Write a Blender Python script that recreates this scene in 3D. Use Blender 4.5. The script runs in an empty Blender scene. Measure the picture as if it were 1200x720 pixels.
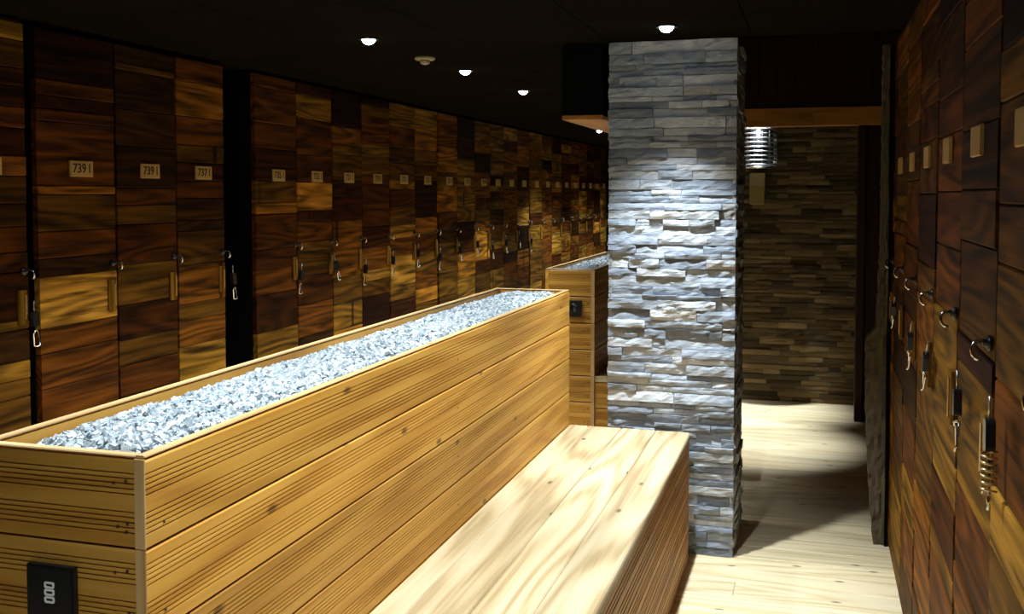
import bpy, math, random
from mathutils import Vector, Matrix, noise
R = math.radians
rng = random.Random(7)
scn = bpy.context.scene
COL = scn.collection

# ------------------------------------------------------------------ helpers
class MB:
    """mesh builder: vertices with a grain coordinate and a random tone"""
    def __init__(s):
        s.v = []; s.f = []; s.g = []; s.r = []; s.m = []; s.sm = []
    def add(s, vs, fs, g=None, r=(.5, .5, .5), m=0, smooth=False):
        b = len(s.v)
        s.v += [tuple(v) for v in vs]
        s.g += [tuple(q) for q in g] if g is not None else [tuple(v) for v in vs]
        s.r += [tuple(r) + (1.0,)] * len(vs)
        for f in fs:
            s.f.append([b + i for i in f]); s.m.append(m); s.sm.append(smooth)
    def build(s, name, mats, parent=None):
        me = bpy.data.meshes.new(name)
        me.from_pydata(s.v, [], s.f)
        if not isinstance(mats, (list, tuple)): mats = [mats]
        for m in mats: me.materials.append(m)
        me.polygons.foreach_set('material_index', s.m)
        me.polygons.foreach_set('use_smooth', s.sm)
        a = me.attributes.new('grain', 'FLOAT_VECTOR', 'POINT')
        a.data.foreach_set('vector', [c for q in s.g for c in q])
        a = me.attributes.new('tone', 'FLOAT_COLOR', 'POINT')
        a.data.foreach_set('color', [c for q in s.r for c in q])
        me.update()
        o = bpy.data.objects.new(name, me); COL.objects.link(o)
        if parent: o.parent = parent
        return o

def off(): return Vector((rng.uniform(0, 60), rng.uniform(0, 60), rng.uniform(0, 60)))
def tone(lo=0, hi=1): return (rng.uniform(lo, hi), rng.random(), rng.random())

def prism(mb, prof, o, u, v, l, length, tn=None, m=0):
    """extrude the (u,v) outline along l; grain runs along l"""
    o, u, v, l = Vector(o), Vector(u), Vector(v), Vector(l)
    q = off(); tn = tn or tone()
    n = len(prof); vs = []; g = []
    for k in (0, 1):
        for a, b in prof:
            vs.append(o + u * a + v * b + l * (length * k))
            g.append(q + Vector((length * k, a, b)))
    fs = [[i, (i + 1) % n, n + (i + 1) % n, n + i] for i in range(n)]
    fs += [list(range(n))[::-1], list(range(n, 2 * n))]
    if u.cross(v).dot(l) < 0: fs = [f[::-1] for f in fs]
    mb.add(vs, fs, g, tn, m)

def chamf(w, t, c):
    c = min(c, w / 2.2, t / 2.2)
    return [(c, 0), (w - c, 0), (w, c), (w, t - c), (w - c, t), (c, t), (0, t - c), (0, c)]

def board(mb, lo, hi, axis, c=.003, tn=None, m=0):
    """plank between two corners, long direction = axis"""
    lo, hi = Vector(lo), Vector(hi); d = hi - lo
    E = [Vector((1, 0, 0)), Vector((0, 1, 0)), Vector((0, 0, 1))]
    a, b = [(1, 2), (2, 0), (0, 1)][axis]
    prism(mb, chamf(d[a], d[b], c), lo, E[a], E[b], E[axis], d[axis], tn, m)

def box(mb, lo, hi, m=0, c=.002, tn=None): board(mb, lo, hi, 2, c, tn, m)

def tube(mb, pts, r, n=8, m=0, closed=False):
    pts = [Vector(p) for p in pts]; N = len(pts); vs = []
    prev = None
    for i, p in enumerate(pts):
        if closed: t = pts[(i + 1) % N] - pts[i - 1]
        else: t = pts[min(i + 1, N - 1)] - pts[max(i - 1, 0)]
        t.normalize()
        if prev is None:
            a = Vector((0, 0, 1)) if abs(t.z) < .9 else Vector((1, 0, 0))
            x = t.cross(a).normalized()
        else:
            x = (prev - t * prev.dot(t)).normalized()
        prev = x; y = t.cross(x)
        rr = r[i] if isinstance(r, (list, tuple)) else r
        for k in range(n):
            an = 2 * math.pi * k / n
            vs.append(p + (x * math.cos(an) + y * math.sin(an)) * rr)
    fs = []
    for i in range(N if closed else N - 1):
        j = (i + 1) % N
        for k in range(n):
            k2 = (k + 1) % n
            fs.append([i * n + k, i * n + k2, j * n + k2, j * n + k])
    if not closed: fs += [list(range(n))[::-1], list(range((N - 1) * n, N * n))]
    mb.add(vs, fs, None, (.5, .5, .5), m, True)

def lathe(mb, prof, o, ax=(0, 0, 1), n=20, m=0):
    """prof: list of (radius, height) turned round ax"""
    o = Vector(o); z = Vector(ax).normalized()
    a = Vector((1, 0, 0)) if abs(z.x) < .9 else Vector((0, 1, 0))
    x = z.cross(a).normalized(); y = z.cross(x); vs = []
    for r_, h in prof:
        for k in range(n):
            an = 2 * math.pi * k / n
            vs.append(o + (x * math.cos(an) + y * math.sin(an)) * r_ + z * h)
    fs = []
    for i in range(len(prof) - 1):
        for k in range(n):
            k2 = (k + 1) % n
            fs.append([i * n + k, i * n + k2, (i + 1) * n + k2, (i + 1) * n + k])
    fs += [list(range(n))[::-1], list(range((len(prof) - 1) * n, len(prof) * n))]
    mb.add(vs, fs, None, (.5, .5, .5), m, True)

def tag(o, label=None, cat=None, group=None, kind=None):
    if label: o['label'] = label
    if cat: o['category'] = cat
    if group: o['group'] = group
    if kind: o['kind'] = kind
    return o

def thing(name, loc, label, cat, group=None, rz=0):
    o = bpy.data.objects.new(name, None); COL.objects.link(o)
    o.empty_display_size = .05
    o.location = loc; o.rotation_euler = (0, 0, rz)
    return tag(o, label, cat, group)

def struct(o): o['kind'] = 'structure'; return o

# ------------------------------------------------------------------ materials
class NT:
    def __init__(s, name):
        s.mat = bpy.data.materials.new(name); s.mat.use_nodes = True
        s.t = s.mat.node_tree; s.n = s.t.nodes; s.n.clear()
        s.out = s.n.new('ShaderNodeOutputMaterial')
        s.b = s.n.new('ShaderNodeBsdfPrincipled')
        s.t.links.new(s.b.outputs[0], s.out.inputs[0])
    def put(s, sock, val):
        if hasattr(val, 'is_output'): s.t.links.new(val, sock)
        else: sock.default_value = val
    def math(s, op, a, b=None, clamp=False):
        n = s.n.new('ShaderNodeMath'); n.operation = op; n.use_clamp = clamp
        s.put(n.inputs[0], a)
        if b is not None: s.put(n.inputs[1], b)
        return n.outputs[0]
    def vec(s, op, a, b):
        n = s.n.new('ShaderNodeVectorMath'); n.operation = op
        s.put(n.inputs[0], a); s.put(n.inputs[1], b); return n.outputs[0]
    def noise(s, v, scale=1, detail=4, rough=.55, dist=0):
        n = s.n.new('ShaderNodeTexNoise')
        s.put(n.inputs['Vector'], v); n.inputs['Scale'].default_value = scale
        n.inputs['Detail'].default_value = detail; n.inputs['Roughness'].default_value = rough
        n.inputs['Distortion'].default_value = dist
        return n.outputs[0]
    def ramp(s, f, stops, interp='LINEAR'):
        n = s.n.new('ShaderNodeValToRGB'); n.color_ramp.interpolation = interp
        e = n.color_ramp.elements
        while len(e) < len(stops): e.new(.5)
        for el, (p, c) in zip(e, stops):
            el.position = p; el.color = (c[0], c[1], c[2], 1) if not isinstance(c, float) else (c, c, c, 1)
        s.put(n.inputs[0], f); return n.outputs[0]
    def mix(s, f, a, b, mode='MIX'):
        n = s.n.new('ShaderNodeMix'); n.data_type = 'RGBA'; n.blend_type = mode
        s.put(n.inputs[0], f)
        s.put(n.inputs[6], a if hasattr(a, 'is_output') else (*a, 1))
        s.put(n.inputs[7], b if hasattr(b, 'is_output') else (*b, 1))
        return n.outputs[2]
    def attr(s, name):
        n = s.n.new('ShaderNodeAttribute'); n.attribute_name = name; return n
    def sep(s, c):
        n = s.n.new('ShaderNodeSeparateColor'); s.put(n.inputs[0], c); return n.outputs
    def bump(s, h, strength=.3, dist=.002):
        n = s.n.new('ShaderNodeBump'); n.inputs['Strength'].default_value = strength
        n.inputs['Distance'].default_value = dist; s.put(n.inputs['Height'], h)
        s.t.links.new(n.outputs[0], s.b.inputs['Normal'])
    def done(s, col, rough=.6, spec=.3, metal=0):
        s.put(s.b.inputs['Base Color'], col if hasattr(col, 'is_output') else (*col, 1))
        s.put(s.b.inputs['Roughness'], rough)
        s.b.inputs['Specular IOR Level'].default_value = spec
        s.b.inputs['Metallic'].default_value = metal
        return s.mat

def wood_grain(s, fine=26., ring=4., along=.45):
    g = s.attr('grain').outputs['Vector']
    streak = s.noise(s.vec('MULTIPLY', g, (1.6, fine * 2.6, fine * 2.6)), 1, 5, .62, .3)
    low = s.noise(s.vec('MULTIPLY', g, (along, ring, ring)), 1, 2, .4, .15)
    rings = s.math('SINE', s.math('MULTIPLY', low, 62.))
    rings = s.math('MULTIPLY_ADD', rings, .5); rings.node.inputs[2].default_value = .5
    vo = s.n.new('ShaderNodeTexVoronoi'); vo.voronoi_dimensions = '2D'
    s.put(vo.inputs['Vector'], s.vec('MULTIPLY', g, (3.2, 7.5, 1))); vo.inputs['Scale'].default_value = 1
    keep = s.math('GREATER_THAN', s.sep(vo.outputs['Color'])[0], .68)
    kn = s.ramp(vo.outputs['Distance'], [(0, 1.), (.035, .9), (.075, 0.)])
    knot = s.math('MULTIPLY', kn, keep)
    return streak, rings, knot, g

def pale_wood(name, light, mid, dark, rough=.5, tonal=.25, ring_amt=.28, bumpy=.25):
    s = NT(name)
    st, ri, kn, g = wood_grain(s)
    f = s.math('ADD', s.math('MULTIPLY', st, 1 - ring_amt), s.math('MULTIPLY', ri, ring_amt))
    c = s.ramp(f, [(.18, dark), (.45, mid), (.75, light)])
    t = s.sep(s.attr('tone').outputs['Color'])
    k = s.math('MULTIPLY_ADD', t[0], tonal * 2); k.node.inputs[2].default_value = 1 - tonal
    n = s.n.new('ShaderNodeVectorMath'); n.operation = 'SCALE'
    s.put(n.inputs[0], c); s.put(n.inputs['Scale'], k)
    c = s.mix(kn, n.outputs[0], tuple(x * .42 for x in dark))
    s.bump(s.math('ADD', st, s.math('MULTIPLY', ri, .4)), bumpy, .001)
    return s.done(c, rough, .35)

M = {}
M['larch'] = pale_wood('larch', (.60, .315, .054), (.50, .238, .032), (.32, .122, .012), .5, .15)
M['larch_end'] = pale_wood('larch_end', (.56, .37, .16), (.48, .29, .11), (.36, .19, .06), .6, .08)
M['seat'] = pale_wood('seat_larch', (.60, .485, .30), (.51, .39, .215), (.29, .19, .078), .5, .12, .36)
M['floor'] = pale_wood('floor_larch', (.78, .66, .43), (.70, .57, .34), (.48, .35, .17), .5, .12, .3)

def old_wood():
    s = NT('reclaimed_wood')
    st, ri, kn, g = wood_grain(s, 13., 6., .7)
    t = s.sep(s.attr('tone').outputs['Color'])
    warm = s.ramp(t[0], [(0, (.016, .004, .0008)), (.2, (.048, .0125, .0016)), (.45, (.125, .039, .0040)), (.7, (.26, .098, .009)), (1, (.50, .21, .022))])
    oliv = s.ramp(t[0], [(0, (.015, .006, .001)), (.2, (.044, .0165, .002)), (.45, (.110, .048, .005)), (.7, (.23, .113, .012)), (1, (.43, .215, .027))])
    c = s.mix(s.math('GREATER_THAN', t[1], .5), warm, oliv)
    f = s.math('ADD', s.math('MULTIPLY', st, .74), s.math('MULTIPLY', ri, .26))
    k = s.ramp(f, [(.28, .22), (.42, .7), (.55, 1.05), (.74, 1.75)])
    c = s.mix(1., c, k, 'MULTIPLY')
    blot = s.noise(s.vec('MULTIPLY', g, (2.2, 30, 30)), 1, 4, .6, .3)
    c = s.mix(s.ramp(blot, [(.30, .8), (.46, 0.)]), c, (.016, .005, .0015))
    c = s.mix(kn, c, (.010, .004, .002))
    s.bump(s.math('ADD', st, s.math('MULTIPLY', ri, .6)), .6, .0025)
    return s.done(c, .62, .06)
M['old'] = old_wood()

def slate(name, stops, rough=.75, warm=None):
    s = NT(name)
    g = s.attr('grain').outputs['Vector']
    t = s.sep(s.attr('tone').outputs['Color'])
    n1 = s.noise(s.vec('MULTIPLY', g, (6, 6, 16)), 1, 6, .65, .6)
    f = s.math('ADD', s.math('MULTIPLY', t[0], .55), s.math('MULTIPLY', n1, .5))
    c = s.ramp(f, stops)
    if warm:
        rust = s.noise(s.vec('MULTIPLY', g, (3, 3, 9)), 1, 3, .5, .3)
        c = s.mix(s.math('MULTIPLY', s.ramp(rust, [(.52, 0.), (.68, 1.)]), s.math('MULTIPLY', t[1], .75)), c, warm)
    fine = s.noise(s.vec('MULTIPLY', g, (40, 40, 90)), 1, 5, .65)
    s.bump(s.math('ADD', fine, s.math('MULTIPLY', n1, .8)), .7, .006)
    return s.done(c, rough, .35)
M['slate'] = slate('slate_cladding', [(.15, (.12, .14, .17)), (.45, (.27, .305, .35)), (.7, (.46, .495, .525)), (.95, (.66, .67, .67))], .6, (.36, .31, .20))
M['brown_slate'] = slate('brown_slate_cladding', [(.15, (.024, .016, .007)), (.45, (.09, .062, .027)), (.7, (.175, .122, .055)), (.95, (.28, .20, .10))], .8)
M['rough_stone'] = slate('rough_stone', [(.15, (.03, .022, .011)), (.45, (.085, .065, .036)), (.7, (.15, .12, .07)), (.95, (.24, .19, .12))], .9)

def marble():
    s = NT('marble_chips')
    t = s.sep(s.attr('tone').outputs['Color'])
    c = s.ramp(t[0], [(0, (.15, .19, .21)), (.25, (.29, .34, .36)), (.7, (.50, .54, .55)), (1, (.68, .70, .70))])
    g = s.attr('grain').outputs['Vector']
    v = s.noise(s.vec('MULTIPLY', g, (90, 90, 90)), 1, 3, .6)
    c = s.mix(s.ramp(v, [(.40, .35), (.6, 0.)]), c, (.22, .27, .31))
    return s.done(c, .55, .4)
M['marble'] = marble()

def plain(name, col, rough=.5, metal=0., spec=.4, vary=.15, scale=30):
    s = NT(name)
    tc = s.n.new('ShaderNodeTexCoord').outputs['Object']
    n = s.noise(tc, scale, 4, .6)
    c = s.mix(n, tuple(x * (1 - vary) for x in col), tuple(min(1, x * (1 + vary)) for x in col))
    return s.done(c, rough, spec, metal)
M['black'] = plain('matt_black_paint', (.0035, .003, .0028), .8, 0, .04)
M['ceil'] = plain('dark_ceiling_board', (.010, .0075, .005), .9, 0, .0, .35, 3)
M['black_plastic'] = plain('black_plastic', (.008, .008, .010), .28, 0, .5)
M['chrome'] = plain('chrome', (.75, .74, .71), .18, 1., .5, .05)
M['steel'] = plain('brushed_steel', (.62, .62, .60), .32, 1., .5, .1)
M['brass'] = plain('brushed_brass', (.72, .60, .36), .3, 1., .5, .08)
M['white'] = plain('white_lettering', (.72, .72, .72), .5)
M['ink'] = plain('dark_engraving', (.030, .014, .006), .7)
M['plate_wood'] = plain('pale_plate_wood', (.50, .33, .105), .5, 0, .2, .2, 60)
M['cream'] = plain('cream_plastic', (.42, .34, .19), .5, 0, .4, .1)
M['mahogany'] = None
def mahog():
    s = NT('dark_red_wood'); st, ri, kn, g = wood_grain(s)
    c = s.ramp(st, [(.25, (.012, .0025, .0018)), (.7, (.035, .007, .0045))])
    s.bump(st, .2, .001); return s.done(c, .45, .3)
M['mahogany'] = mahog()
M['beam'] = pale_wood('beam_wood', (.48, .21, .035), (.38, .145, .022), (.22, .07, .01), .5, .3)

def glow(name, col, strength):
    s = NT(name); s.n.remove(s.b)
    e = s.n.new('ShaderNodeEmission'); e.inputs[0].default_value = (*col, 1); e.inputs[1].default_value = strength
    s.t.links.new(e.outputs[0], s.out.inputs[0]); return s.mat
M['bulb'] = glow('spotlight_lens', (.86, .94, 1.), 14.)

# ------------------------------------------------------------------ measurements (metres)
CZ = 2.13                       # ceiling over the room
XL = -2.745                     # locker doors, left row
XR = .335                       # locker doors, right row
PX, PY0, PY1, PZ = -.98, 1.308, 4.11, 1.093    # planter right face, ends, rim height
BW = .1417                      # board module

# ------------------------------------------------------------------ floor, walls, ceiling
mb = MB()
y = -1.6; row = 0
while y < 13.9:
    w = .1417
    x = -3.35 + (-.7 if row % 2 else -1.6) * rng.random()
    while x < .85:
        L = rng.uniform(2.2, 3.4)
        x0, x1 = max(x, -3.35), min(x + L, .85)
        if x1 - x0 > .02: board(mb, (x0, y + .001, -.03), (x1 - .0015, y + w - .001, rng.uniform(-.0006, 0)), 0, .0022)
        x += L
    y += w; row += 1
struct(mb.build('floor', M['floor']))
def wallbox(name, lo, hi, mat):
    m_ = MB(); box(m_, lo, hi, 0, .001); return struct(m_.build(name, mat))
wallbox('wall_left', (-3.38, -1.6, 0), (-3.26, 13.8, 2.7), M['black'])
wallbox('wall_right', (.80, -1.6, 0), (.86, 4.90, 2.7), M['black'])
wallbox('wall_back', (-3.38, -1.66, 0), (.86, -1.6, 2.7), M['black'])
wallbox('wall_end', (-3.38, 13.75, 0), (-1.3, 13.85, 2.7), M['black'])
wallbox('wall_partition', (-1.40, 7.56, 0), (-1.33, 13.75, 2.7), M['black'])
# corridor beyond the doorway: dark red boards on the right, brown slate at its end
mb = MB()
y = 4.90
while y < 7.5:
    board(mb, (.42, y + .001, 0), (.46, y + .118, 2.7), 2, .004); y += .12
struct(mb.build('wall_corridor', M['mahogany']))
# ceiling boards with open seams, and the higher ceiling over the corridor
mb = MB()
xs = [-3.38, -2.56, -1.98, -1.40, -.83, -.25, .33, .86]
ys = [-1.6 + i * .5845 for i in range(27)]
for i in range(len(xs) - 1):
    for j in range(len(ys) - 1):
        if xs[i] >= -.84 and ys[j] > 4.1: continue
        box(mb, (xs[i] + .002, ys[j] + .002, CZ), (xs[i + 1] - .002, ys[j + 1] - .002, CZ + .02), 0, .001)
box(mb, (-3.4, -1.66, CZ + .02), (-.83, 13.85, CZ + .06)); box(mb, (-.83, -1.66, CZ + .02), (.86, 4.25, CZ + .06))
box(mb, (-.83, 4.22, CZ), (.86, 4.25, 2.6)); box(mb, (-.83, 4.25, 2.58), (.86, 7.7, 2.64)); box(mb, (-.86, 4.22, CZ), (-.83, 7.7, 2.6))
struct(mb.build('ceiling', M['ceil']))

def stones(mb, o, u, n, W, H, rows, lens, jit, seed, rough=.006, cell=.035):
    """ledge-stone courses: each stone a slab with a hewn, uneven front"""
    r = random.Random(seed); o, u, n = Vector(o), Vector(u), Vector(n); zv = Vector((0, 0, 1))
    z = 0
    while z < H - .004:
        h = min(r.uniform(*rows), H - z)
        if H - z - h < .012: h = H - z
        x = -r.uniform(0, lens[0])
        while x < W - .004:
            L = r.uniform(*lens)
            a, b = max(0, x), min(W, x + L)
            if W - b < .03: b = W
            x = b if b == W else x + L
            if b - a < .02: continue
            d = r.uniform(*jit); q = Vector((r.uniform(0, 50), r.uniform(0, 50), r.uniform(0, 50)))
            nu = max(2, int((b - a) / cell)); nv = 3
            vs, g, fs = [], [], []
            sl = r.uniform(-.25, .25)
            for j in range(nv + 1):
                for i in range(nu + 1):
                    s_, t_ = i / nu, j / nv
                    px = a + .001 + (b - a - .002) * s_; pz = z + .0012 + (h - .0024) * t_
                    e = noise.noise(Vector((px * 22, pz * 34, 0)) + q) * rough + noise.noise(Vector((px * 60, pz * 70, 9)) + q) * rough * .45
                    dd = d + e + sl * (t_ - .5) * h
                    if i in (0, nu): dd -= .0018
                    if j in (0, nv): dd -= .0016
                    if 0 < i < nu: px += noise.noise(Vector((px * 50, pz * 50, 3)) + q) * .004
                    if j in (0, nv) and 0 < i < nu: pz += noise.noise(Vector((px * 30, j * 7, 5)) + q) * .0022
                    vs.append(o + u * px + zv * pz + n * max(.001, dd)); g.append(q + Vector((px, dd, pz)))
            for j in range(nv):
                for i in range(nu):
                    k = j * (nu + 1) + i
                    fs.append([k, k + 1, k + nu + 2, k + nu + 1])
            ring = [i for i in range(nu + 1)] + [j * (nu + 1) + nu for j in range(1, nv + 1)] + \
                   [nv * (nu + 1) + i for i in range(nu - 1, -1, -1)] + [j * (nu + 1) for j in range(nv - 1, 0, -1)]
            base = len(vs)
            for k in ring:
                p = vs[k]; dep = (p - o).dot(n)
                vs.append(p - n * (dep + .004)); g.append(g[k] + Vector((0, -.02, 0)))
            m_ = len(ring)
            for k in range(m_):
                k2 = (k + 1) % m_
                fs.append([ring[k2], ring[k], base + k, base + k2])
            if u.cross(zv).dot(n) < 0: fs = [f[::-1] for f in fs]
            mb.add(vs, fs, g, (r.random(), r.random(), r.random()), 0, False)
        z += h

# far slate wall of the corridor
mb = MB(); box(mb, (-1.40, 7.50, 0), (.46, 7.60, 2.7))
stones(mb, (-1.40, 7.50, 0), (1, 0, 0), (0, -1, 0), 1.82, 2.58, (.024, .045), (.07, .30), (.002, .016), 11, .004, .08)
struct(mb.build('wall_far', M['brown_slate']))

# ------------------------------------------------------------------ stone pillar
p = thing('stone_pillar', (-.568, 4.44, 0), 'square pillar clad in grey stacked slate strips, lit from above, standing behind the bench end', 'pillar')
mb = MB()
lo, hi = (-.252, -.25, 0), (.253, .25, 2.128)
box(mb, lo, hi, 0, .001)
stones(mb, (-.262, -.25, 0), (1, 0, 0), (0, -1, 0), .525, 2.126, (.020, .046), (.10, .34), (.003, .022), 5, .0075, .022)
stones(mb, (.253, -.255, 0), (0, 1, 0), (1, 0, 0), .51, 2.126, (.024, .046), (.12, .30), (.002, .016), 6, .005, .04)
stones(mb, (-.252, .255, 0), (0, -1, 0), (-1, 0, 0), .51, 2.126, (.024, .046), (.12, .30), (.002, .016), 7, .005, .04)
stones(mb, (.26, .25, 0), (-1, 0, 0), (0, 1, 0), .52, 2.126, (.024, .046), (.12, .30), (.002, .016), 8, .005, .05)
mb.build('slate_cladding', M['slate'], p)

# black bulkhead with a wooden underside, left of the pillar
p = thing('ceiling_bulkhead', (-.945, 5.8, CZ), 'long black box beam with orange wooden underside hanging from ceiling beside the pillar', 'beam')
mb = MB(); box(mb, (-.09, -1.6, -.30), (.083, 1.6, -.001)); mb.build('casing', M['black'], p)
mb = MB(); board(mb, (-.09, -1.6, -.318), (.083, 1.6, -.30), 1, .002); mb.build('underside_board', M['beam'], p)

# ------------------------------------------------------------------ planters and benches
def groove_profile(w, t, deep=False):
    """board section, face at v=0 looking to -v: two bands of fine grooves"""
    pts = [(.0025, 0.)]
    for c0, c1, n in (((.16, .40, 3), (.62, .84, 3)) if deep else ((.17, .40, 5), (.60, .83, 5))):
        for k in range(n):
            u = w * (c0 + (c1 - c0) * k / (n - 1)); h, d = (.0032, .008) if deep else (.0014, .0034)
            pts += [(u - h, 0), (u - h * .7, d), (u + h * .7, d), (u + h, 0)]
    pts += [(w - .006, 0), (w - .0025, .003), (w - .0025, t), (.0025, t)]
    return pts

def clad(mb, o, l, n, length, z0, z1, t=.020, deep=False):
    """grooved boards stacked down from z1 to z0 on a face with outward normal n"""
    o, l, n = Vector(o), Vector(l), Vector(n); z = z1
    while z > z0 + .012:
        w = min(BW, z - z0)
        P = groove_profile(BW, t, deep) if w > BW - .002 else [(max(a, BW - w), b) for a, b in groove_profile(BW, t, deep)]
        if w <= BW - .002:
            Q = []
            for a_, b_ in P:
                if not Q or (abs(Q[-1][0] - a_) + abs(Q[-1][1] - b_)) > 1e-5: Q.append((a_, b_))
            P = [(.0 + a_, b_) for a_, b_ in Q]
        prism(mb, P, o + Vector((0, 0, z - BW - .001)), (0, 0, 1), -n, l, length)
        z -= BW

def planter(name, x0, x1, y0, y1, label):
    p = thing(name, ((x0 + x1) / 2, (y0 + y1) / 2, 0), label, 'planter')
    cx, cy = (x0 + x1) / 2, (y0 + y1) / 2; a, b = (x1 - x0) / 2, (y1 - y0) / 2; t = .018
    m_ = MB(); clad(m_, (a, -b, 0), (0, 1, 0), (1, 0, 0), 2 * b, 0, PZ, t); m_.build('side_panel', M['larch'], p)
    m_ = MB(); clad(m_, (-a, b, 0), (0, -1, 0), (-1, 0, 0), 2 * b, 0, PZ, t); m_.build('side_panel', M['larch'], p)
    m_ = MB(); clad(m_, (-a + t + .001, -b + .001, 0), (1, 0, 0), (0, -1, 0), 2 * (a - t) - .002, 0, PZ - .001, t); m_.build('front_panel', M['larch'], p)
    m_ = MB(); clad(m_, (a - t - .001, b - .001, 0), (-1, 0, 0), (0, 1, 0), 2 * (a - t) - .002, 0, PZ - .001, t); m_.build('rear_panel', M['larch'], p)
    m_ = MB()
    for s_ in (-1, 1):
        board(m_, (s_ * (a - t / 2) - t / 2 + .0005, -b + .0005, PZ - .001), (s_ * (a - t / 2) + t / 2 - .0005, b - .0005, PZ + .004), 1, .002)
        board(m_, (-a + t, s_ * (b - t / 2) - t / 2 + .0005, PZ - .001), (a - t, s_ * (b - t / 2) + t / 2 - .0005, PZ + .0035), 0, .002)
    m_.build('rim', M['larch_end'], p)
    m_ = MB(); z = PZ - .001
    while z > .01:
        zb = max(.0, z - BW); board(m_, (a - .0185, -b - .0035, zb + .0012), (a + .0005, -b + .0004, z - .0005), 2, .001); z = zb
    m_.build('corner_strip', M['larch_end'], p)
    m_ = MB()
    for i_ in range(7):
        for dx, fz in ((.036, .27), (.034, .74), (.058, .30), (.052, .78), (.036, .83)):
            lathe(m_, [(.0, 0), (.0026, 0), (.0024, .0014), (.0, .0014)], (a - dx, -b + .001, PZ - BW * (i_ + fz)), (0, -1, 0), 10)
        for dy, fz in ((.045, .79), (1.42, .50)):
            lathe(m_, [(.0, 0), (.0026, 0), (.0024, .0014), (.0, .0014)], (a - .0002, -b + dy, PZ - BW * (i_ + fz)), (1, 0, 0), 10)
    tag(m_.build('screws', M['ink'], p), None, None, None, 'stuff')
    m_ = MB(); box(m_, (-a + t + .002, -b + t + .002, PZ - .20), (a - t - .002, b - t - .002, PZ - .045)); m_.build('tray', M['black'], p)
    return p

def gravel(x0, x1, y0, y1, n, seed, label):
    r = random.Random(seed); m_ = MB()
    base = PZ - .044
    box(m_, (x0, y0, base), (x1, y1, base + .012), 0, .002, (.6, .5, .5))
    cube = [Vector((i, j, k)) for i in (-1, 1) for j in (-1, 1) for k in (-1, 1)]
    F = [[0, 1, 3, 2], [4, 6, 7, 5], [0, 4, 5, 1], [2, 3, 7, 6], [0, 2, 6, 4], [1, 5, 7, 3]]
    for i in range(n):
        s_ = r.uniform(.0042, .0078); x = r.uniform(x0 + .006, x1 - .006); yy = r.uniform(y0 + .006, y1 - .006)
        ex = min(x - x0, x1 - x, (yy - y0) * .9, y1 - yy)
        top = base + .016 + .020 * min(1, ex / .05) + .008 * noise.noise(Vector((x * 9, yy * 9, seed)))
        z = top - r.random() ** 2 * .016
        rot = Matrix.Rotation(r.uniform(0, 6.28), 3, 'Z') @ Matrix.Rotation(r.uniform(-.9, .9), 3, 'X') @ Matrix.Rotation(r.uniform(-.9, .9), 3, 'Y')
        sc = Vector((s_ * r.uniform(.8, 1.35), s_ * r.uniform(.7, 1.1), s_ * r.uniform(.5, .9)))
        vs = []
        for c in cube:
            j = Vector((c.x * r.uniform(.45, 1.1), c.y * r.uniform(.45, 1.1), c.z * r.uniform(.45, 1.1)))
            vs.append(Vector((x, yy, z)) + rot @ Vector((j.x * sc.x, j.y * sc.y, j.z * sc.z)))
        t_ = r.random()
        m_.add(vs, F, None, (t_, r.random(), r.random()))
    o = m_.build('marble_gravel', M['marble'])
    return tag(o, label, 'gravel', None, 'stuff')

def bench(x0, x1, y0, y1, label):
    p = thing('bench', ((x0 + x1) / 2, (y0 + y1) / 2, 0), label, 'bench')
    a, b = (x1 - x0) / 2, (y1 - y0) / 2; zs = .526
    m_ = MB(); x = a
    while x > -a + .005:
        w = min(BW, x + a); lo_ = x - w
        P = [(0.001, 0), (w - .002, 0), (w - .0005, .002), (w - .0005, .026), (w - .004, .030), (.004, .030), (.001, .027)]
        if x == a: P = [(0.001, 0), (w - .002, 0), (w, .003), (w, .021), (w - .003, .027), (w - .009, .030), (.004, .030), (.001, .027)]
        prism(m_, P, (lo_, -b, zs - .030), (1, 0, 0), (0, 0, 1), (0, 1, 0), 2 * b)
        x -= BW
    m_.build('seat', M['seat'], p)
    m_ = MB(); clad(m_, (a - .004, -b, 0), (0, 1, 0), (1, 0, 0), 2 * b, .0, zs - .031, .02, True); m_.build('side_panel', M['larch'], p)
    m_ = MB(); clad(m_, (-a + .002, -b + .004, 0), (1, 0, 0), (0, -1, 0), 2 * a - .028, .0, zs - .031, .02); m_.build('end_panel', M['larch'], p)
    m_ = MB(); clad(m_, (a - .026, b - .004, 0), (-1, 0, 0), (0, 1, 0), 2 * a - .028, .0, zs - .031, .02); m_.build('end_panel', M['larch'], p)
    return p

planter('wooden_planter', -1.300, PX, PY0, PY1, 'tall grooved larch planter running along the near bench, black square plate on its end')
gravel(-1.282 + .002, PX - .02, PY0 + .02, PY1 - .02, 15000, 3, 'white marble chips filling the long planter nearest the camera')
bench(PX + .001, -.473, 1.2, PY1, 'pale larch bench seat with grooved side, against the near planter and the pillar')
planter('wooden_planter', -1.385, -1.114, 5.25, 6.85, 'smaller looking larch planter behind the near one, left of the stone pillar')
gravel(-1.365, -1.134, 5.27, 6.83, 6500, 4, 'white marble chips in the far planter, left of the stone pillar')
bench(-1.113, -.62, 5.25, 6.85, 'far larch bench low beside the second planter, mostly hidden by the pillar')

def rounded(w, h, r, n=5):
    pts = []
    for cx, cy, a0 in ((w / 2 - r, h / 2 - r, 0), (-w / 2 + r, h / 2 - r, 90), (-w / 2 + r, -h / 2 + r, 180), (w / 2 - r, -h / 2 + r, 270)):
        for k in range(n + 1):
            a = R(a0 + 90 * k / n); pts.append((cx + r * math.cos(a), cy + r * math.sin(a)))
    return pts

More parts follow.
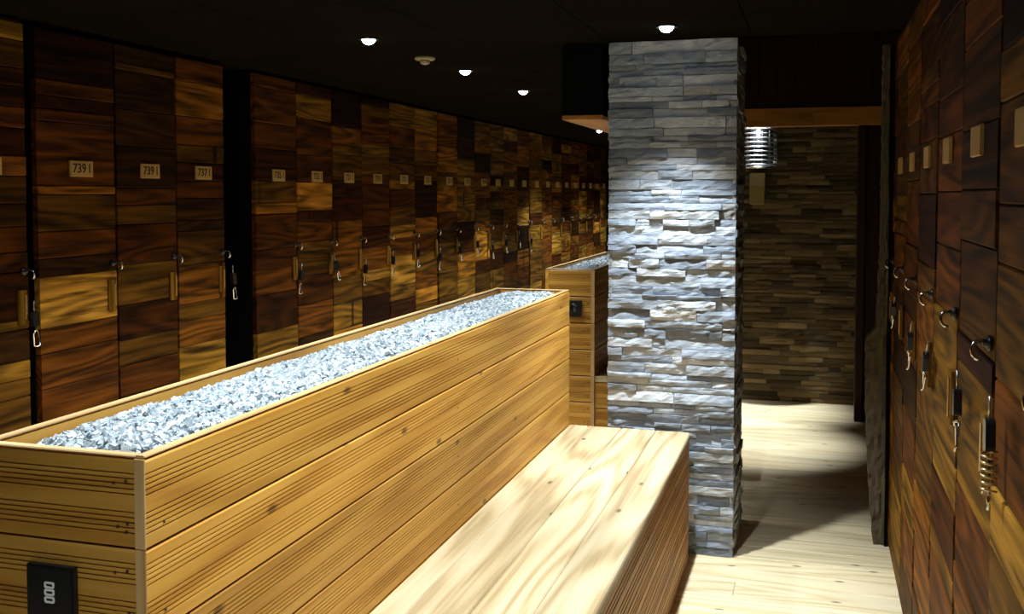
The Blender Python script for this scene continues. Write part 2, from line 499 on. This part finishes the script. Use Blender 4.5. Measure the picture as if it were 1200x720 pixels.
def plate(loc, w, h, label, marks):
    p = thing('electrical_plate', loc, label, 'electrical plate')
    m_ = MB(); prism(m_, rounded(w, h, .003, 3), (0, -.009, 0), (1, 0, 0), (0, 0, 1), (0, 1, 0), .009)
    m_.build('frame', M['black_plastic'], p)
    m_ = MB(); prism(m_, rounded(w - .008, h - .008, .002, 3), (0, -.0105, 0), (1, 0, 0), (0, 0, 1), (0, 1, 0), .0016)
    m_.build('face', M['black_plastic'], p)
    if marks:
        m_ = MB()
        for k in (-1, 0, 1):
            outer = rounded(.0195, .0108, .0035); inner = rounded(.0125, .0042, .0015)
            n = len(outer); vs = []
            for d in (-.0113, -.0104):
                vs += [(a - .0005, d, b + k * .0118) for a, b in outer] + [(a - .0005, d, b + k * .0118) for a, b in inner]
            fs = []
            for i in range(n):
                j = (i + 1) % n
                fs += [[i, j, n + j, n + i], [i, 2 * n + i, 2 * n + j, j], [n + j, 3 * n + j, 3 * n + i, n + i]]
            m_.add(vs, fs)
        m_.build('white_marks', M['white'], p)
    else:
        m_ = MB(); lathe(m_, [(.024, 0), (.024, .004), (.02, .004), (.018, .0015), (.0, .0015)], (0, -.0105, .004), (0, -1, 0), 24); m_.build('socket_ring', M['black_plastic'], p)
    return p
plate((-1.153, PY0, .868), .090, .086, 'black square plate with three white oval marks on the end of the near planter', True)
plate((-1.222, 5.25, .885), .075, .086, 'black square socket plate on the end of the far planter', False)

# ------------------------------------------------------------------ lockers
DIG = {}
def numerals(text, h, parent, loc, mat):
    cu = bpy.data.curves.new('numerals', 'FONT'); cu.body = text; cu.size = h; cu.align_x = 'CENTER'; cu.align_y = 'CENTER'
    cu.extrude = .0006; cu.offset = .0006
    o = bpy.data.objects.new('numerals_source', cu); COL.objects.link(o)
    bpy.context.view_layer.update()
    me = bpy.data.meshes.new_from_object(o.evaluated_get(bpy.context.evaluated_depsgraph_get()))
    bpy.data.objects.remove(o); me.name = 'numerals'
    me.materials.clear(); me.materials.append(mat)
    t = bpy.data.objects.new('numerals', me); COL.objects.link(t)
    t.parent = parent; t.location = loc; t.rotation_euler = (R(90), 0, 0)
    return t

def locker(loc, rz, w, H, label, group, seed, planks=None, text=None, tagz=1.595, pullz=1.09, hookz=1.22, depth=.48, bias=0., spread=.22, hook=True):
    """x across the door, -y out of its face, origin at the lower left front corner"""
    r = random.Random(seed)
    p = thing('locker', loc, label, 'locker', group, rz)
    m_ = MB(); box(m_, (.002, .004, 0), (w - .002, depth, H - .002), 0, .002); m_.build('carcass', M['black'], p)
    # door: stacked reclaimed planks
    m_ = MB(); e0, e1, z0 = .005, w - .005, .02
    if planks is None:
        planks = []; z = H
        while z > z0 + .07:
            h = r.choice((.06, .10, .12, .14, .16, .19, .22)) * r.uniform(.85, 1.15)
            planks.append((z, max(0, min(1, r.gauss(.42 + bias, spread))))); z -= h
    planks = sorted(planks, reverse=True)
    for k, (zt, tn) in enumerate(planks):
        zb = planks[k + 1][0] if k + 1 < len(planks) else z0
        pr = r.uniform(0, .005)
        board(m_, (e0, -.018 - pr, zb + .0012), (e1, .003, zt - .0008), 0, .003, (tn, r.random(), r.random()))
    m_.build('door', M['old'], p)
    # plate with the number
    m_ = MB(); px = w * .53
    board(m_, (px - .062, -.029, tagz - .031), (px + .062, -.021, tagz + .031), 0, .002); pl = m_.build('number_plate', M['plate_wood'], p)
    if text:
        numerals(text[:3], .050, pl, (px - .014, -.0295, tagz), M['ink']); numerals(text[-1], .050, pl, (px + .042, -.0295, tagz), M['ink'])
    # edge pull: wooden block with a bright metal strip
    m_ = MB(); board(m_, (w - .062, -.033, pullz - .062), (w - .022, -.021, pullz + .062), 2, .003, (.62, .7, .5)); pb = m_.build('edge_pull', M['old'], p)
    m_ = MB(); board(m_, (w - .036, -.037, pullz - .045), (w - .026, -.033, pullz + .045), 2, .0015); m_.build('pull_strip', M['brass'], pb)
    if hook:
        m_ = MB(); lathe(m_, [(.0, 0), (.015, 0), (.015, .005), (.012, .008), (.007, .009), (.007, .015), (.0, .015)], (w - .028, -.021, hookz), (0, -1, 0), 18)
        lk = m_.build('latch', M['black_plastic'], p)
        m_ = MB(); pts = []
        for k in range(15):
            a = R(-100 + 215 * k / 14)
            pts.append((w - .014 + .003 * math.sin(a), -.045 + .011 * -math.cos(a), hookz - .012 + .016 * -math.sin(a)))
        pts = [(w - .024, -.034, hookz + .006)] + pts
        tube(m_, pts, .0036, 8); m_.build('latch_bow', M['chrome'], lk)
    return p

def key(loc, rz, kind, label, tilt=0):
    """black lock tag hanging on a metal clip or a coiled cord, against the door edge"""
    p = thing('locker_key', loc, label, 'key', 'keys hanging on the lockers', rz)
    ca, sa = math.cos(tilt), math.sin(tilt)
    def T(x, z): return (x * ca - z * sa, 0, x * sa + z * ca)
    m_ = MB()
    prism(m_, rounded(.030, .055, .008, 3), (0, -.008, 0), (ca, 0, sa), (-sa, 0, ca), (0, 1, 0), .016); m_.build('lock_body', M['black_plastic'], p)
    m_ = MB(); tube(m_, [T(.0, .024), T(.001, .045), T(.004, .066)], .0025, 6)
    m_.build('hanger_ring', M['steel'], p)
    m_ = MB()
    if kind == 'coil':
        pts = []
        for k in range(90):
            a = k * .47; q = k / 89
            x_, _, z_ = T(math.cos(a) * .012 * (1 - .35 * q), -.026 - .075 * q)
            pts.append((x_, math.sin(a) * .012, z_))
        tube(m_, pts, .0021, 6); m_.build('spiral_cord', M['brass'], p)
        m_ = MB(); tube(m_, [T(0, -.098), T(.002, -.128)], .0035, 8); m_.build('key_tip', M['chrome'], p)
    else:
        L = .062; pts = []
        for k in range(28):
            a = 2 * math.pi * k / 28
            x_ = .0125 * math.cos(a); z_ = -.052 - .012 + (.018 if math.sin(a) > 0 else -.018) * 1 + .0125 * math.sin(a) - .006
            q = T(x_, z_); pts.append((q[0], .004 * math.sin(2 * a), q[2]))
        tube(m_, pts, .0032, 8, 0, True); m_.build('clip', M['chrome'], p)
    return p

def ps(y0, k, lst): return [(1.595 - (y - y0) * k, t) for y, t in lst]
P0 = ps(197, 1 / 305, [(28, .8), (38, .22), (60, .32), (90, .25), (110, .12), (132, .42), (155, .12), (185, .55), (207, .25), (237, .2), (262, .35), (290, .28), (312, .10), (365, .65), (375, .15), (410, .65), (430, .42), (450, .35), (490, .3), (540, .4), (600, .3), (640, .5)])
P1 = ps(197, 1 / 305, [(40, .04), (97, .30), (115, .10), (130, .28), (144, .36), (217, .72), (227, .36), (269, .38), (300, .12), (321, .98), (379, .45), (408, .38), (448, .36), (485, .3), (540, .45), (600, .3), (640, .4)])
P2 = ps(200, .0036, [(57, .08), (78, .35), (86, .10), (130, .20), (172, .06), (220, .33), (240, .38), (262, .24), (308, .42), (355, .16), (395, .32), (425, .28), (460, .3), (510, .4), (560, .3), (600, .35)])
P3 = ps(202, .0039, [(70, .38), (97, .70), (137, .42), (170, .38), (190, .14), (212, .28), (232, .2), (258, .16), (270, .3), (310, .55), (355, .42), (375, .52), (405, .70), (445, .5), (490, .4), (540, .45), (580, .3)])
for L_ in (P0, P1, P2, P3):
    L_[0] = (2.108, L_[0][1])
K = .88
LY = [2.970, 3.044, 3.483, 3.891, 4.273]
GL = 'reclaimed wood lockers in the left row'
H = 2.11
bay1 = [(2.60, 2.997, 'plank locker cut off by the left edge of the photo', P0, None),
        (3.044, 3.480, 'plank locker with a bright orange plank at handle height, number plate reading 739 1', P1, '739 1'),
        (3.483, 3.888, 'very dark plank locker, middle of the three between two black gaps in the left row', P2, '739 1'),
        (3.891, 4.270, 'plank locker immediately left of the wide black gap, honey planks near its top', P3, '737 1')]
for i, (a, b, lab, P, tx) in enumerate(bay1):
    locker((XL, a, 0), R(90), b - a, H, lab, GL, 100 + i, P, tx)
bay2 = [5.169, 5.665, 6.149, 6.61, 7.103, 7.612, 8.11]
bay3 = [8.15, 8.62, 9.118, 9.589, 10.046, 10.545, 11.02]
bay4 = [11.05, 11.576, 12.058, 12.535, 13.048, 13.549, 14.033, 14.49, 14.977, 15.428]
ORD = ['first', 'second', 'third', 'fourth', 'fifth', 'sixth', 'seventh', 'eighth', 'ninth', 'tenth', 'eleventh', 'twelfth', 'thirteenth', 'fourteenth', 'fifteenth', 'sixteenth', 'seventeenth', 'eighteenth', 'nineteenth', 'twentieth', 'twenty-first', 'twenty-second']
TX = ['735 1', '733 1', '731 1', '729 1', '727 1', '725 1', '723 1', '721 1', '719 1']
n = 0; LLOC = []
for bay in (bay2, bay3, bay4):
    for a, b in zip(bay[:-1], bay[1:]):
        a, b = a * K, b * K
        lab = '%s plank locker beyond the wide black gap in the left row' % ORD[n]
        if n == 0: lab = 'plank locker immediately right of the wide black gap in the left row'
        if n == 20: lab = 'farthest visible plank locker of the left row, right beside the pillar edge'
        locker((XL, a, 0), R(90), b - a - .003, H, lab, GL, 200 + n, None, TX[n] if n < len(TX) else None, bias=.02)
        LLOC.append((a, b)); n += 1
# black upright boards: wide gap, thin gaps
def upright(name, lo, hi, label):
    lo, hi = Vector(lo), Vector(hi); c = (lo + hi) / 2
    p = MB(); d = (hi - lo) / 2
    box(p, (-d.x, -d.y, 0), (d.x, d.y, hi.z - lo.z)); o = p.build(name, M['black']); o.location = (c.x, c.y, lo.z)
    return tag(o, label, 'panel')
upright('filler_panel', (-3.25, 4.275, 0), (-3.05, 4.545, 2.12), 'black filler panel recessed in the wide gap between left lockers')
upright('filler_panel', (-3.25, 2.999, 0), (-2.80, 3.040, 2.12), 'narrow black filler strip between the two nearest left lockers')

GR = 'reclaimed wood lockers in the right row'
RY = [1.505, 1.992, 2.468, 2.940, 3.410, 3.884, 4.379, 4.860]
RLAB = ['plank locker cut off by the right edge of the photo', 'right row plank locker with a spiral corded key at its edge',
        'third plank locker from the photo edge in the right row', 'fourth plank locker from the photo edge in the right row',
        'fifth plank locker from the photo edge in the right row', 'second to last plank locker of the right row before the stone post',
        'last plank locker of the right row, partly behind the stone post and black board']
for i in range(7):
    a, b = RY[i], RY[i + 1]
    locker((XR, b - .002, 0), R(-90), b - a - .004, 2.118, RLAB[i], GR, 311 + i * 7, None, None, 1.605, 1.03, 1.225, .44, bias=-.03, spread=.15)

# keys hanging beside the pulls
def lkey(y, z, kind, lab, tilt=0): key((XL + .046, y, z), R(90), kind, lab, tilt)
def rkey(y, z, kind, lab, tilt=0): key((XR - .046, y, z), R(-90), kind, lab, tilt)
lkey(2.992, 1.045, 'clip', 'key clip hanging on the locker at the left edge of the photo', .1)
lkey(4.300, 1.085, 'clip', 'key clip hanging in front of the wide black gap in the left row', .15)
for i in range(12):
    a, b = LLOC[i]
    lab = 'key clip hanging on the %s locker beyond the wide black gap, left row' % ORD[i]
    lkey(b - .01, 1.05 + .03 * math.sin(i * 2.1), 'clip', lab, rng.uniform(-.3, .5))
rkey(1.862, 1.090, 'coil', 'key on a brass coloured spiral cord, nearest key on the right lockers', .05)
rkey(2.267, 1.065, 'clip', 'second nearest key on the right lockers, black tag with chrome loop', .1)
rkey(2.89, 1.050, 'clip', 'third nearest key on the right lockers, black tag tilted with chrome clip', -.6)
rkey(3.35, 1.040, 'clip', 'fourth nearest key on the right lockers, black tag and bent clip', -.4)
rkey(4.05, 1.065, 'clip', 'farthest key on the right lockers, chrome loop tilted beside the black board', -.7)

# ------------------------------------------------------------------ doorway side: stone post, black board, wooden portal
mb = MB()
def slab(mb, outline, y0, y1, seed):
    """rough upright stone: left and right edge given per height"""
    vs, g, fs = [], [], []; N = 100; r = random.Random(seed); q = Vector((3, 8, 1))
    def at(z):
        for (za, l0, r0), (zb, l1, r1) in zip(outline[:-1], outline[1:]):
            if za <= z <= zb:
                t = (z - za) / (zb - za); return l0 + (l1 - l0) * t, r0 + (r1 - r0) * t
        return outline[-1][1:]
    top = outline[-1][0]; nx = 5
    for j in range(N + 1):
        z = top * j / N; l_, r_ = at(z)
        l_ += .003 * noise.noise(Vector((0, z * 18, 2))) + .006 * noise.noise(Vector((0, z * 45, 4)))
        ring = []
        for i in range(nx + 1): ring.append((l_ + (r_ - l_) * i / nx, y0 + .010 * noise.noise(Vector((i * .9, z * 25, 7)))))
        for i in range(nx, -1, -1): ring.append((l_ + (r_ - l_) * i / nx, y1))
        for a, b in ring: vs.append((a, b, z)); g.append(q + Vector((a, b, z)))
    m_ = 2 * (nx + 1)
    for j in range(N):
        for i in range(m_):
            i2 = (i + 1) % m_; fs.append([j * m_ + i, j * m_ + i2, (j + 1) * m_ + i2, (j + 1) * m_ + i])
    fs += [list(range(m_))[::-1], list(range(N * m_, (N + 1) * m_))]
    mb.add(vs, fs, g, (.5, .5, .5))
slab(mb, [(0, .258, .300), (.25, .236, .300), (.58, .219, .298), (.88, .214, .298), (.93, .255, .298), (1.3, .268, .299), (2.12, .266, .290)], 4.52, 4.60, 3)
o = mb.build('stone_post', M['rough_stone']); tag(o, 'rough narrow stone post at the right side of the passage, before the last lockers', 'post')
mb = MB(); box(mb, (.3005, 4.505, 0), (.3125, 4.61, 2.12), 0, .001)
o = mb.build('edge_board', M['black']); tag(o, 'thin black upright board between stone post and right lockers', 'board')

p = thing('wooden_portal', (-.1, 7.0, 0), 'orange wooden lintel and jamb framing the dark far end of the passage', 'door frame')
mb = MB()
for k, (a, b) in enumerate(((-.85, -.33), (-.33, -.02), (-.02, .405))):
    board(mb, (a + .1, -.05, 1.943), (b + .1 - .001, .05, 2.065), 0, .003, ((.75, .35, .6)[k], .5, .5))
mb.build('lintel', M['beam'], p)
mb = MB(); board(mb, (.365, -.05, 0), (.415, .045, 1.942), 2, .003); mb.build('jamb', M['mahogany'], p)
mb = MB(); board(mb, (.417, -.02, 0), (.516, .02, 2.005), 2, .003); mb.build('dark_opening_infill', M['mahogany'], p)  # dark board added to stand in for the unlit opening right of the jamb
mb = MB(); x = -.75
while x < .5:
    board(mb, (x + .001, -.03, 2.067), (min(x + .118, .515), .03, 2.575), 2, .004); x += .12
mb.build('upper_panel', M['mahogany'], p)

# round cage fixture and pale box on the far slate wall
p = thing('cage_lamp', (-.385, 7.36, 1.68), 'round metal cage fixture with bright horizontal bars high on far wall', 'wall lamp')
mb = MB(); rad = .125
for k in range(9):
    z = .022 + k * .031
    tube(mb, [(rad * math.cos(2 * math.pi * i / 28), rad * .85 * math.sin(2 * math.pi * i / 28), z) for i in range(28)], .0062, 6, 0, True)
mb.build('bar', M['steel'], p).name = 'cage_bars'
mb = MB()
for i in range(14):
    a = 2 * math.pi * i / 14
    tube(mb, [((rad - .006) * math.cos(a), (rad - .006) * .85 * math.sin(a), 0), ((rad - .006) * math.cos(a), (rad - .006) * .85 * math.sin(a), .285)], .003, 6)
mb.build('cage_uprights', M['steel'], p)
mb = MB(); lathe(mb, [(0, 0), (rad + .012, 0), (rad + .012, .012), (0, .012)], (0, 0, -.004), (0, 0, 1), 28); mb.build('bottom_rim', M['chrome'], p)
mb = MB(); lathe(mb, [(0, 0), (.06, 0), (.06, .26), (0, .26)], (0, 0, .012), (0, 0, 1), 20); mb.build('core', M['black_plastic'], p)
mb = MB(); box(mb, (-.03, .06, .1), (.03, .135, .18)); mb.build('wall_bracket', M['black_plastic'], p)
M['olive'] = plain('olive_plastic', (.30, .25, .075), .5, 0, .3, .1)
p = thing('control_box', (-.395, 7.46, 1.42), 'pale cream box mounted under the metal cage fixture on far slate wall', 'control box')
mb = MB(); prism(mb, rounded(.105, .225, .012, 4), (0, -.07, .1125), (1, 0, 0), (0, 0, 1), (0, 1, 0), .095); mb.build('housing', M['cream'], p)
mb = MB(); prism(mb, rounded(.102, .118, .010, 4), (0, -.078, .065), (1, 0, 0), (0, 0, 1), (0, 1, 0), .009); mb.build('cover', M['olive'], p)

# ------------------------------------------------------------------ lights
COOL = (.84, .93, 1.0)
def spot(x, y, z, power, label, size=108, blend=1., tilt=0, fixture=True):
    p = None
    if fixture:
        p = thing('ceiling_spotlight', (x, y, z), label, 'ceiling light', 'recessed ceiling spotlights')
        m_ = MB(); lathe(m_, [(.030, 0.001), (.040, 0.001), (.043, -.004), (.040, -.007), (.031, -.007), (.030, -.001)], (0, 0, 0), (0, 0, 1), 28); m_.build('trim_ring', M['black_plastic'], p)
        m_ = MB(); lathe(m_, [(.0, -.026), (.010, -.0245), (.018, -.020), (.025, -.012), (.0285, -.001), (.0, -.001)], (0, 0, 0), (0, 0, 1), 24); m_.build('lens', M['bulb'], p)
    li = bpy.data.lights.new('spotlight_beam', 'SPOT'); li.energy = power; li.color = COOL
    li.spot_size = R(size); li.spot_blend = blend; li.shadow_soft_size = .022
    o = bpy.data.objects.new('spotlight_beam', li); COL.objects.link(o)
    o.rotation_euler = (0, R(tilt), 0)
    if p: o.parent = p; o.location = (0, 0, -.050)
    else: o.location = (x, y, z - .050)
PW = 55.
SP = [(-1.748, 3.804, 'nearest lit spotlight over the left aisle, largest of the row'), (-1.72, 4.911, 'second lit spotlight over the left aisle'),
      (-1.72, 5.984, 'third lit spotlight over the left aisle'), (-1.72, 7.08, None), (-1.84, 8.3, None), (-2.07, 9.95, 'farthest lit spotlight over the left aisle, just left of the pillar'),
      (-1.72, 2.72, None), (-1.72, 1.64, None), (-1.95, 10.7, None), (-1.95, 11.9, None), (-1.95, 13.0, None)]
for x, y, lab in SP: spot(x, y, CZ, PW, lab, 97 if y > 4.5 else 108, 1., 5 if y > 4.5 else 0, fixture=bool(lab))
spot(-.543, 3.837, CZ, PW * 1.6, 'lit spotlight directly in front of the stone pillar top', 80, 1.)
for y in (2.77, 1.70, .62): spot(-.543, y, CZ, PW * (1 if y > 1 else .5), None, fixture=False)
spot(-.42, 6.22, 2.57, PW * 3.2, None, 36, 1., fixture=False)
spot(-.42, 7.18, 2.57, PW * 3.6, None, 36, 1., fixture=False)
p = thing('smoke_detector', (-1.738, 4.399, CZ), 'small pale cone shaped detector on the ceiling between two spotlights', 'smoke detector')
mb = MB(); lathe(mb, [(.0, 0), (.048, 0), (.048, -.008), (.042, -.014), (.0, -.014)], (0, 0, 0), (0, 0, 1), 24); mb.build('base', M['cream'], p)
mb = MB(); lathe(mb, [(.024, -.014), (.020, -.030), (.010, -.034), (.0, -.034)], (0, 0, 0), (0, 0, 1), 20); mb.build('sensor_cap', M['cream'], p)

w = bpy.data.worlds.new('dark_room'); scn.world = w; w.use_nodes = True
w.node_tree.nodes['Background'].inputs[0].default_value = (.0, .0, .0, 1)
w.node_tree.nodes['Background'].inputs[1].default_value = 0

# ------------------------------------------------------------------ camera
cam = bpy.data.cameras.new('camera'); co = bpy.data.objects.new('camera', cam); COL.objects.link(co)
cam.sensor_width = 36; cam.lens = 1184.57 * 36 / 1200
cam.shift_y = -(360 - 281.5) / 1200
co.location = (0, 0, 1.5); co.rotation_euler = (R(90) - .0462, 0, .291)
cam.clip_start = .02
scn.camera = co
vs_ = scn.view_settings
scn.display_settings.display_device = 'sRGB'
vs_.view_transform = 'Standard'; vs_.look = 'None'; vs_.exposure = 1.45; vs_.gamma = 1; vs_.use_curve_mapping = False
cy = scn.cycles
cy.use_denoising = True; cy.max_bounces = 8; cy.diffuse_bounces = 5; cy.sample_clamp_indirect = 4
